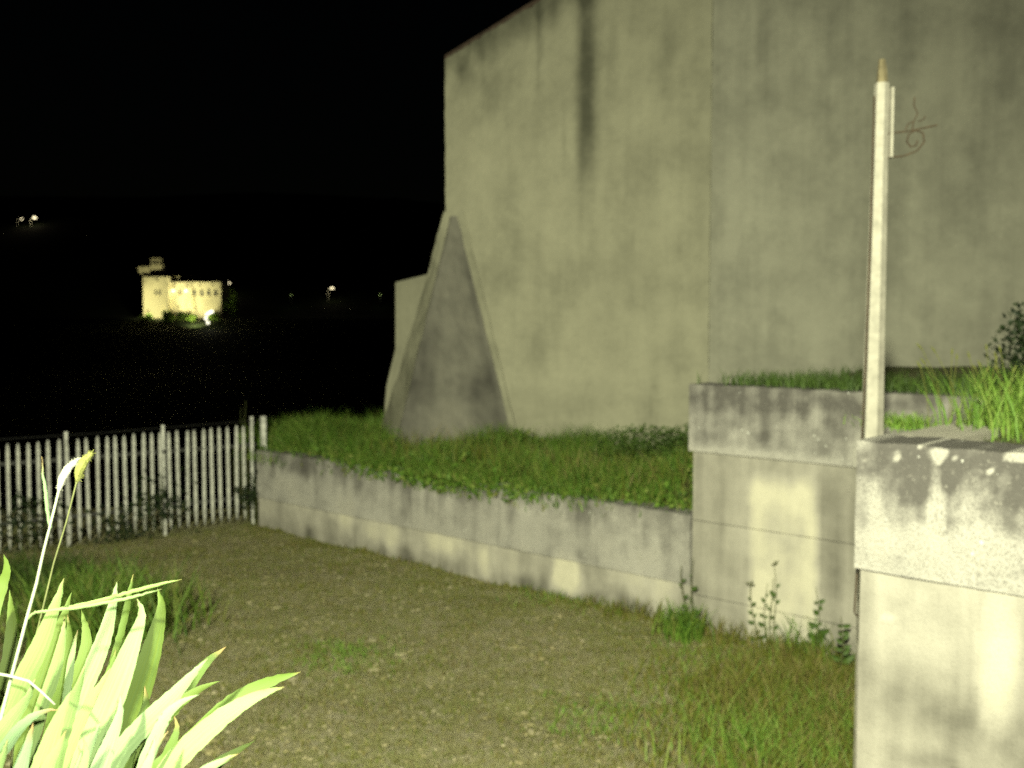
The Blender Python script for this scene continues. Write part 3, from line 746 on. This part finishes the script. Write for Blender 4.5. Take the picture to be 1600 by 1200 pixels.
shadow_pts = [(1366, 150, 6.24), (1361, 340, 6.22), (1353, 560, 6.2), (1347, 680, 6.1), (1344, 720, 5.66), (1339, 890, 5.60), (1335, 956, 5.58), (1338, 962, 5.58), (1344, 962, 5.58), (1345.5, 975, 5.58), (1344, 1100, 5.58), (1341, 1240, 5.58)]  # added dark tube that draws the flash shadow line as a solid shape
W = [at(*c) for c in shadow_pts]; o_ = Vector((W[-1].x, W[-1].y, 0)); b = MB(); b.tube([v - o_ for v in W] + [Vector((0, 0, .0))], .0055, 6)
o = b.build('shadow_line', M['iron'], None, True); o.location = o_; tag(o, 'thin dark tube added for the flash shadow line along the pole and the left edge of the nearest block', 'shadow_line')

# ------------------------------------------------------------------ iris bed in the foreground
def bed_h(x, y): return 2.28 + .05 * fbm(x * 2, y * 2, 6)
V = []; F = []; gx = [-5 + i * .25 for i in range(33)]; gy = [-6 + i * .25 for i in range(31)]
nx = len(gx)
for y in gy:
    for x in gx: V.append((x, y, bed_h(x, y)))
F = [(j*nx+i, j*nx+i+1, (j+1)*nx+i+1, (j+1)*nx+i) for j in range(len(gy)-1) for i in range(nx-1)]
tag(obj('iris_bed_soil', V, F, M['bank']), kind='structure')
garden = empty('garden_retaining_wall', (-5.2, 1.51, 0), 0, 'concrete retaining wall below the iris bed', 'wall')
slab('concrete_panel', 0, 8.3, -.15, 2.33, 0, .22, M['concrete'], garden, .3, None, .005, .01)

def leaf_mesh(pts, wpx, Y0, Y1, twist=0.0, fold=.07):
    """sword leaf along photo-traced mid-line points (tip first), at its own real distance, lens-shaped section, pointed tip"""
    P = [Vector(p) for p in pts]; n = len(P); W = []
    for i, (px, py) in enumerate(pts):
        t = i / (n - 1); W.append(at(px, py, Y1 + (Y0 - Y1) * t))
    # Catmull-Rom through the points
    R = []; m = 7
    for i in range(n - 1):
        a, b_, c_, d_ = W[max(0, i-1)], W[i], W[i+1], W[min(n-1, i+2)]
        for k in range(m):
            t = k / m
            R.append(.5 * ((2*b_) + (c_ - a) * t + (2*a - 5*b_ + 4*c_ - d_) * t*t + (3*b_ - a - 3*c_ + d_) * t**3))
    R.append(W[-1]); N_ = len(R)
    ln = [0]
    for i in range(1, N_): ln.append(ln[-1] + (R[i] - R[i-1]).length)
    V = []; F = []; uv = []
    full = wpx * (Y0 + Y1) * .5 / FPX
    for i, p in enumerate(R):
        tg = (R[min(N_-1, i+1)] - R[max(0, i-1)]).normalized(); view = (p - cam.location).normalized()
        side = tg.cross(view).normalized(); nrm = side.cross(tg).normalized()
        q = twist * (1 + .3 * math.sin(i * .35)); side = (side * math.cos(q) + nrm * math.sin(q)); nrm = side.cross(tg).normalized()
        u = ln[i] / max(.05, min(.02 + full * 5.0, ln[-1] * .6)); wd = full * 1.2 * math.sin(min(1, u) * PI / 2) ** .85 / max(.5, math.cos(q))
        wd *= 1 - .25 * max(0, (ln[i] / ln[-1] - .6) / .4)
        h = wd * .5; v_ = ln[i] * 3
        e = nrm * h * fold + side * (.0012 * nz(i * .9, wpx, px))
        V += [p - side * h + e, p + nrm * (-.0010 - h * .02), p + side * h + e, p + side * h + e, p + nrm * (.0012 + h * fold * .2), p - side * h + e]
        uv += [(0, v_), (.5, v_), (1, v_), (1, v_), (.5, v_), (0, v_)]
    for i in range(N_ - 1):
        for k in (0, 1, 3, 4): F.append((i*6+k, i*6+k+1, (i+1)*6+k+1, (i+1)*6+k))
    return V, F, uv
def add_leaf(root, pts, wpx, Y0, Y1, mat, twist=None):
    V, F, uv = leaf_mesh(pts, wpx, Y0, Y1, random.uniform(-.45, .45) if twist is None else twist)
    o_ = root.location; V = [v - o_ for v in V]
    return obj('leaf', V, F, mat, root, True, uv=uv)
def iris(px, Y, label):
    c = at(px, 1720, Y); return empty('iris_plant', (c.x, c.y, bed_h(c.x, c.y)), 0, label, 'iris', 'irises in the foreground bed')
I, G = M['iris'], M['iris_double']  # G: added leaves, the blurred lamplit doubles of the iris leaves
left = iris(20, 1.12, 'leftmost iris plant in the foreground, with the pale grass stalk rising through it')
for pts, wd, a, b_, m in [
    ([(100, 903), (85, 950), (62, 1010), (35, 1065), (5, 1140), (-25, 1260), (0, 1640)], 25, 1.08, 1.12, I),
    ([(101, 963), (97, 1000), (84, 1055), (64, 1110), (45, 1190), (25, 1330), (15, 1660)], 17, 1.13, 1.16, I),
    ([(122, 983), (113, 1020), (107, 1065), (100, 1115), (85, 1210), (60, 1350), (25, 1660)], 10, 1.15, 1.19, I),
    ([(55, 1060), (42, 1092), (12, 1132), (-20, 1190), (-20, 1330), (10, 1650)], 32, 1.00, 1.03, I),
    ([(91, 1109), (72, 1111), (45, 1124), (15, 1158), (-15, 1220), (-12, 1360), (12, 1660)], 17, .99, 1.00, I),
    ([(52, 1128), (45, 1158), (32, 1200), (15, 1290), (15, 1650)], 24, .96, .96, I),
    ([(12, 1155), (5, 1180), (-12, 1230), (-10, 1360), (10, 1650)], 22, .95, .94, I),
    ([(25, 1075), (12, 1110), (-8, 1160), (-20, 1300), (10, 1650)], 16, 1.1, 1.1, I),
    ([(15, 922), (18, 965), (15, 1020), (2, 1100), (-10, 1300), (12, 1650)], 17, 1.2, 1.28, G),
    ([(6, 866), (10, 890), (2, 918), (-14, 980), (-30, 1200), (5, 1650)], 17, 1.18, 1.28, G),
    ([(127, 952), (134, 985), (134, 1015), (122, 1060), (95, 1150), (55, 1320), (25, 1660)], 21, 1.2, 1.26, G),
    ([(112, 925), (92, 985), (70, 1040), (48, 1110), (28, 1230), (20, 1650)], 18, 1.2, 1.28, G),
    ([(106, 960), (108, 1000), (100, 1050), (80, 1130), (40, 1350), (20, 1650)], 14, 1.2, 1.27, G)]:
    add_leaf(left, pts, wd, a, b_, m)
mid = iris(110, 1.10, 'middle iris plant, its broad upright leaf the tallest blade of the clump')
for pts, wd, a, b_, m in [
    ([(214, 935), (221, 962), (205, 1010), (182, 1070), (155, 1135), (128, 1210), (105, 1330), (105, 1660)], 36, 1.04, 1.10, I),
    ([(183, 908), (176, 945), (163, 995), (148, 1035), (128, 1085), (105, 1160), (85, 1270), (95, 1660)], 23, 1.09, 1.14, I),
    ([(174, 1042), (152, 1080), (130, 1125), (108, 1185), (92, 1300), (100, 1660)], 23, 1.08, 1.10, I),
    ([(188, 1085), (187, 1115), (172, 1160), (152, 1215), (125, 1330), (112, 1660)], 27, 1.0, 1.02, I),
    ([(104, 1140), (90, 1168), (72, 1208), (60, 1290), (95, 1660)], 26, .95, .95, I),
    ([(130, 1152), (134, 1178), (126, 1220), (110, 1320), (105, 1660)], 21, .96, .97, I),
    ([(133, 1040), (118, 1085), (98, 1140), (82, 1210), (75, 1330), (98, 1660)], 24, 1.04, 1.05, I),
    ([(112, 1078), (95, 1115), (75, 1170), (60, 1240), (70, 1380), (98, 1660)], 30, 1.0, 1.0, I),
    ([(157, 1128), (146, 1155), (128, 1195), (110, 1290), (105, 1660)], 18, 1.0, 1.0, I),
    ([(246, 919), (252, 950), (240, 1005), (222, 1065), (200, 1130), (165, 1230), (125, 1360), (112, 1660)], 34, 1.16, 1.22, G),
    ([(208, 897), (200, 940), (190, 985), (176, 1035), (150, 1120), (115, 1300), (105, 1660)], 9, 1.2, 1.27, G),
    ([(181, 1014), (172, 1050), (155, 1100), (130, 1180), (105, 1340), (105, 1660)], 30, 1.16, 1.2, G),
    ([(226, 1072), (228, 1105), (212, 1150), (180, 1220), (140, 1340), (112, 1660)], 30, 1.14, 1.18, G)]:
    add_leaf(mid, pts, wd, a, b_, m)
right = iris(205, 1.10, 'right hand iris plant with long leaves bending over to the right')
for pts, wd, a, b_, m in [
    ([(325, 1028), (300, 1055), (268, 1090), (228, 1130), (186, 1180), (160, 1250), (165, 1380), (190, 1680)], 27, 1.02, 1.08, I),
    ([(312, 1085), (285, 1096), (262, 1116), (244, 1150), (224, 1200), (200, 1290), (198, 1680)], 18, 1.0, 1.03, I),
    ([(445, 1073), (408, 1085), (362, 1110), (312, 1150), (265, 1200), (228, 1270), (205, 1400), (200, 1680)], 29, .98, 1.05, I),
    ([(263, 1142), (252, 1157), (238, 1180), (215, 1240), (198, 1360), (198, 1680)], 12, .98, 1.0, I),
    ([(374, 1177), (345, 1190), (310, 1212), (270, 1260), (225, 1370), (202, 1680)], 19, .94, .97, I),
    ([(243, 1150), (236, 1180), (222, 1220), (200, 1320), (198, 1680)], 22, .96, .97, I),
    ([(354, 1010), (322, 1036), (285, 1080), (246, 1126), (210, 1190), (190, 1330), (195, 1680)], 25, 1.14, 1.2, G),
    ([(470, 1050), (420, 1066), (370, 1094), (318, 1140), (268, 1200), (225, 1330), (202, 1680)], 26, 1.1, 1.17, G),
    ([(343, 1064), (310, 1078), (275, 1104), (242, 1150), (215, 1240), (198, 1680)], 18, 1.12, 1.17, G),
    ([(399, 1157), (370, 1174), (332, 1200), (285, 1255), (225, 1400), (202, 1680)], 18, 1.05, 1.1, G),
    ([(272, 1118), (276, 1140), (262, 1180), (232, 1260), (205, 1680)], 22, 1.12, 1.15, G)]:
    add_leaf(right, pts, wd, a, b_, m)

def stalk_thing(label, pts, Y, r0, r1, hpts, hw, mat_s, mat_h, blades_=()):
    W = [at(px, py, Y) for px, py in pts]; root = empty('foxtail_grass', (W[0].x, W[0].y, bed_h(W[0].x, W[0].y)), 0, label, 'grass stalk')
    o_ = root.location; n = len(W); b = MB(); b.tube([v - o_ for v in W], [r0 + (r1 - r0) * i / (n - 1) for i in range(n)], 6); b.build('stem', mat_s, root, True)
    H = [at(px, py, Y) - o_ for px, py in hpts]; wd = hw * Y / FPX * .5
    R = []; 
    for i in range(13):
        t = i / 12 * (len(H) - 1); k = min(len(H) - 2, int(t)); R.append(H[k].lerp(H[k+1], t - k))
    b = MB(); b.tube(R, [wd * math.sin(PI * (.08 + .86 * i / 12)) ** .7 for i in range(13)], 8)
    for i in range(160):           # bristles
        t = random.uniform(.03, .97) * 12; k = min(11, int(t)); p = R[k].lerp(R[k+1], t - k); ax = (R[12] - R[0]).normalized()
        d = (Vector((random.gauss(0, 1), random.gauss(0, 1), random.gauss(0, 1))) + ax * .8).normalized()
        b.tube([p, p + d * wd * random.uniform(1.0, 1.25)], [.0007, .0003], 3, False)
    b.build('seed_head', mat_h, root)
    for bp, bw, by0, by1 in blades_:
        V, F, uv = leaf_mesh(bp, bw, by0, by1, .1, .3); obj('leaf', [v - o_ for v in V], F, M['iris'], root, True, uv=uv)
    return root
stalk_thing('pale foxtail grass stalk with a whitish seed head and one long sideways blade',
    [(-20, 1640), (-14, 1300), (2, 1120), (20, 1050), (43, 962), (57, 912), (68, 862), (78, 823), (93, 762)], 1.02, .0022, .0011,
    [(92, 766), (97, 748), (107, 731), (122, 717)], 12, M['stalk'], M['seed'],
    [([(254, 920), (222, 929), (182, 938), (130, 948), (80, 954), (55, 957), (44, 966)], 4.2, 1.02, 1.02), ([(65, 714), (68, 745), (73, 790), (79, 825)], 4.5, 1.02, 1.02)])
stalk_thing('added blur double of the pale foxtail stalk with a yellow-green seed head, just right of the whitish one',  # second stalk added as the first one's blurred lamplit double
    [(0, 1640), (8, 1300), (25, 1120), (45, 1040), (66, 955), (84, 880), (104, 815), (120, 752)], 1.13, .0014, .0009,
    [(121, 752), (124, 735), (132, 720), (144, 707)], 15, M['weedstem'], M['seed_green'],
    [([(285, 905), (245, 914), (200, 926), (150, 940), (100, 950), (68, 956)], 5, 1.13, 1.13)])
b = MB(); W = [at(px, py, 1.0) for px, py in [(-8, 1052), (15, 1056), (45, 1064), (66, 1082), (86, 1101)]]
o_ = W[0].copy(); b.tube([v - o_ for v in W], [.0016, .0015, .0014, .0013, .0011], 6); o = b.build('bent_grass_stem', M['stalk'], None, True); o.location = o_
tag(o, 'thin bent dry grass stem lying across the left iris leaves', 'grass stem')

# ------------------------------------------------------------------ castle on the far hillside
CY = 500.0; SC = CY / FPX
def cp(px, py, dy=0): q = at(px, py, CY); return Vector((q.x, CY + dy, q.z))
co = cp(285, 492)
castle = empty('floodlit_castle', co, 0, 'small floodlit stone castle with a square turret on the far hillside', 'castle')
def cbox(b, px0, py0, px1, py1, dy0, dy1):
    a = cp(px0, py1) - co; c = cp(px1, py0) - co; b.box((a.x, dy0, a.z), (c.x, dy1, c.z))
b = MB(); cbox(b, 266.2, 441, 345, 500, 0, 14); b.build('hall_wall', M['castle'], castle)
b = MB(); cbox(b, 228, 433, 266, 500, -3, 13); b.build('tower_wall', M['castle'], castle)
tur = MB(); cbox(tur, 235, 424.2, 247, 432.9, 0, 4); cbox(tur, 235, 412.2, 252, 424, -.6, 5); cbox(tur, 236, 403.5, 249, 411.4, 0, 4.4)
t_ = tur.build('turret', M['castle'], castle)
b = MB(); a = cp(236, 403.4) - co; c = cp(249, 403.4) - co; top = cp(241, 394) - co
b.add([(a.x - .4, -.4, a.z), (c.x + .4, -.4, a.z), (c.x + .4, 4.8, a.z), (a.x - .4, 4.8, a.z), (top.x, 2.2, top.z)], [(0,1,4),(1,2,4),(2,3,4),(3,0,4),(3,2,1,0)]); b.build('turret_roof', M['castle_dark'], t_)
b = MB(); cbox(b, 241, 405.5, 243, 409, -.05, .3); b.build('window', M['opening'], t_)
# overhanging corner gallery on corbels
g_ = MB(); P0 = [cp(*q) - co for q in [(217, 417), (236, 416.5), (236, 434), (229, 435), (218, 425)]]
V = [Vector((p.x, y, p.z)) for y in (-1.5, 6) for p in P0]; g_.add(V, [(4,3,2,1,0), (5,6,7,8,9)] + [(i, (i+1) % 5, (i+1) % 5 + 5, i + 5) for i in range(5)])
g_.build('corner_gallery', M['castle'], castle)
b = MB(); a = cp(266, 441) - co; c = cp(345, 441) - co
b.add([(a.x, -.6, a.z + .02), (c.x + .6, -.6, c.z + .02), (c.x + .6, 14.6, c.z + .02), (a.x, 14.6, a.z + .02), (a.x, 7, a.z + 3.2), (c.x - 5, 7, c.z + 3.2)], [(0,1,5,4), (1,2,5), (2,3,4,5), (3,0,4), (3,2,1,0)])
rf = b.build('hall_roof', M['castle_dark'], castle)
b = MB(); cbox(b, 297.5, 430, 301.5, 437, 5, 7); b.build('chimney', M['castle'], rf)
b = MB(); cbox(b, 266.2, 431, 279, 434, 1, 6); b.build('parapet', M['castle'], castle)
def arch_window(px, py, wpx, hpx, dep=0.0):
    ctr = cp(px, py) - co; w2 = wpx * SC * .5; h2 = hpx * SC * .5
    out = [(-w2, -h2), (w2, -h2)] + [(w2 * math.cos(q), h2 - w2 + w2 * math.sin(q)) for q in [k * PI / 8 for k in range(9)]]
    V = [Vector((ctr.x + x, y, ctr.z + z)) for y in (dep - .08, dep + .4) for x, z in out]; n = len(out)
    b = MB(); b.add(V, [tuple(range(n)), tuple(reversed(range(n, 2*n)))] + [(i, i + n, (i+1) % n + n, (i+1) % n) for i in range(n)])
    wdw = b.build('window', M['opening'], castle)
    b = MB(); b.box((ctr.x - w2 - .3, dep - .25, ctr.z - h2 - .3), (ctr.x + w2 + .3, dep + .2, ctr.z - h2 - .04)); b.build('sill', M['castle'], wdw)
for px in (303.5, 315, 326, 337): arch_window(px, 457.5, 4.6, 10)
arch_window(281.5, 457, 4, 8); arch_window(247, 457, 3.2, 8, -3); arch_window(253, 457, 3.2, 8, -3)
for px in (273, 291.5, 312, 332): arch_window(px, 445, 2.2, 3)
arch_window(249, 437, 2.2, 4, -3)
for px in (265.5, 298):
    b = MB(); a = cp(px - 1.8, 495) - co; c = cp(px + 1.8, 446) - co
    yy = -3.0 if px < 270 else 0
    b.add([(a.x, yy - 2.4, a.z), (c.x, yy - 2.4, a.z), (c.x, yy + .2, a.z), (a.x, yy + .2, a.z), (a.x, yy - .5, c.z), (c.x, yy - .5, c.z), (c.x, yy + .2, c.z), (a.x, yy + .2, c.z)], [(0,1,5,4),(1,2,6,5),(2,3,7,6),(3,0,4,7),(4,5,6,7),(3,2,1,0)])
    b.build('buttress', M['castle'], castle)
# floodlights in front of the castle
def flood(px, py, dy, energy, label, light=True, size=1.0, cone=None):
    q = cp(px, py, dy); gz = hill_h(q.x, q.y); root = empty('floodlight', (q.x, q.y, gz), 0, label, 'floodlight', 'floodlights lighting the castle')
    h = max(.4, q.z - gz); b = MB(); b.tube([(0, 0, -.5), (0, 0, h)], .12, 6); b.build('mast', M['dark_metal'], root)
    b = MB(); b.box((-.5 * size, -.1, h), (.5 * size, .5, h + .7 * size)); b.build('housing', M['dark_metal'], root)
    b = MB(); b.box((-.42 * size, .503, h + .08), (.42 * size, .54, h + .62 * size)); b.build('lamp_glass', M['flood'], root)
    if light:
        lamp('floodlight_light', 'SPOT', (q.x, q.y + 1.0, gz + h + .6), energy, (1, .95, .50), (q.x, CY, gz + h + 4.5), .3, 150, .8)
flood(287, 480, -6.5, 22000, 'floodlight at the foot of the castle hall, below its left windows')
flood(312, 482, -6.5, 26000, 'floodlight at the foot of the castle hall, below its right windows')
flood(248, 487, -15, 30000, 'floodlight below the castle tower')
for px, dy, lb in ((271.5, -1.0, 'wall lamp between tower and hall of the castle'), (291.5, -1.0, 'wall lamp on the castle hall beside its second window')):
    q = cp(px, 456, -.9); root = empty('wall_lamp', q, 0, lb, 'wall lamp', 'lit wall lamps on the castle')
    b = MB(); b.box((-.12, 0, -.12), (.12, .9, .05)); b.build('bracket', M['dark_metal'], root)
    b = MB(); b.tube([(0, 0, .05), (0, 0, .35), (0, 0, .8), (0, 0, 1.0)], [.35, .55, .5, .2], 8); b.build('lamp_glass', M['lampglow'], root)
    lamp('wall_lamp_light', 'POINT', (q.x, q.y - .7, q.z + .5), 260, (1, .88, .5), None, .3)

def street_lamp(px_head, py_head, px_foot, py_foot, Y, label, energy, glow, thick=.14, head=.55):
    r_ = ray(px_foot, py_foot)          # where this line of sight meets the hill: the lamp stands there
    for k in range(900):
        Y_ = 486 + k; p_ = Vector((0, 0, CZ)) + r_ * (Y_ / r_.y)
        if p_.z <= hill_h(p_.x, Y_) + .3: Y = Y_; break
    hd = at(px_head, py_head, Y); ft = at(px_foot, py_foot, Y)
    root = empty('street_lamp', (ft.x, Y, ft.z), 0, label, 'street lamp', 'lit street lamps on the far hillside')
    r = hd - ft; h = r.z; dx = r.x
    b = MB(); b.tube([(0, 0, -3), (0, 0, h * .6)], thick, 6); b.build('lamp_post', M['galv'], root)
    b = MB(); b.tube([(0, 0, h * .6), (dx * .06, 0, h * .78), (dx * .3, 0, h * .93), (dx * .65, 0, h), (dx, 0, h * 1.0)], thick * .75, 6); b.build('trail_arm', M['galv'], root)  # curve added in the shape of the lamp's blurred light trail
    b = MB(); b.tube([(dx - head, 0, h - .05), (dx, 0, h - .1), (dx + head, 0, h - .15)], [head * .3, head * .5, head * .3], 8); b.build('lamp_head', M[glow], root)
    lamp('street_lamp_glow', 'POINT', (ft.x + dx, Y - 1.2, ft.z + h - .5), energy, (1, .86, .50), None, .2)
street_lamp(357, 442, 352, 463, 505, 'street lamp just right of the castle hall', 650, 'lampglow', .22, .9)
street_lamp(519, 450, 513, 471, 540, 'lone street lamp on the far hillside between castle and house', 650, 'lampglow', .22, .8)
street_lamp(54, 340, 48, 352, 800, 'brighter of the two lamps high on the hillside at far left', 900, 'lampglow', .3, 1.3)
street_lamp(34, 342, 28, 353, 800, 'fainter left one of the two lamps high on the hillside', 300, 'lampglow', .2, .6)
# one bright lamp under the castle, its light trail built as mast and heads
q = cp(325, 506, -22); gz = hill_h(q.x, q.y)
root = empty('trail_mast', (q.x, q.y, gz), 0, 'brightest lamp on the grassy slope below the castle, its light trail shaped as a curved mast of heads', 'lamp trail')
def mp(px, py): p_ = at(px, py, q.y); return Vector((p_.x - q.x, 0, p_.z - gz))
b = MB(); b.tube([mp(325.5, 514), mp(325, 505), mp(321, 497), mp(324, 491), mp(333, 486)], [.2, .2, .2, .2, .2], 6); b.build('mast', M['dark_metal'], root)  # curve added in the shape of the lamp's light trail
for px, py in ((325.3, 504), (322.2, 497.5), (323.6, 491.5), (327.5, 488.6), (331.5, 487)):
    m_ = mp(px, py); b = MB(); b.box((m_.x - .55, -.75, m_.z - .5), (m_.x + .55, -.28, m_.z + .5)); b.build('lamp_head', M['flood'], root)  # heads added as steps of the one lamp's light trail
lamp('trail_mast_light', 'SPOT', (q.x, q.y + .2, gz + 5.0), 30000, (1, .95, .5), (q.x - 1, q.y + 7, gz + 1.0), .4, 120, .9)

# bushes and trees on the castle slope
for i, (px, py, r_, lb) in enumerate([(268, 493, 2.2, 'dark bush at the joint of castle tower and hall'), (293, 497, 2.6, 'dark bush below the middle of the castle hall'), (240, 500, 2.6, 'bush under the castle tower'), (306, 504, 2.5, 'lit bush left of the brightest lamp below the castle'),
        (340, 500, 3.2, 'lit bush right of the lamp mast below the castle'), (352, 478, 3.0, 'bush beside the right corner of the castle'), (362, 463, 2.2, 'lit hedge end right of the castle by the street lamp'), (275, 506, 2.6, 'bush on the slope below the castle wall')]):
    c = cp(px, py, -9 if i not in (5, 6) else 2); gz = min(c.z - r_ * .6, hill_h(c.x, c.y)) if i > 4 else hill_h(c.x, c.y)
    shrub('slope_bush', (c.x, c.y, hill_h(c.x, c.y) - .2), r_, r_, max(r_ * 1.1, c.z - hill_h(c.x, c.y) + r_), 500, 1.0, M['fresh'] if i in (3, 4, 6, 7) else M['bush'], lb, 'bush', 50 + i, 6)  # some bushes get the lighter leaf colour to look lamplit
for px, lb, e in ((455, 'dim garden lamp far right of the castle', 60), (594, 'dim garden lamp on the far hillside next to the house edge', 50)):
    q = at(px, 461, 540); root = empty('garden_lamp', (q.x, 540, q.z - 2.5), 0, lb, 'garden lamp', 'dim lamps on the far hillside')
    b = MB(); b.tube([(0, 0, -2.5), (0, 0, 2.3)], .1, 6); b.build('lamp_post', M['dark_metal'], root)
    b = MB(); b.tube([(0, 0, 2.3), (0, 0, 2.6), (0, 0, 2.9)], [.15, .28, .1], 8); b.build('lamp_glass', M['dimglow'], root)
    lamp('garden_lamp_light', 'POINT', (q.x, 538.8, q.z), e * 3, (.9, 1, .5), None, .2)
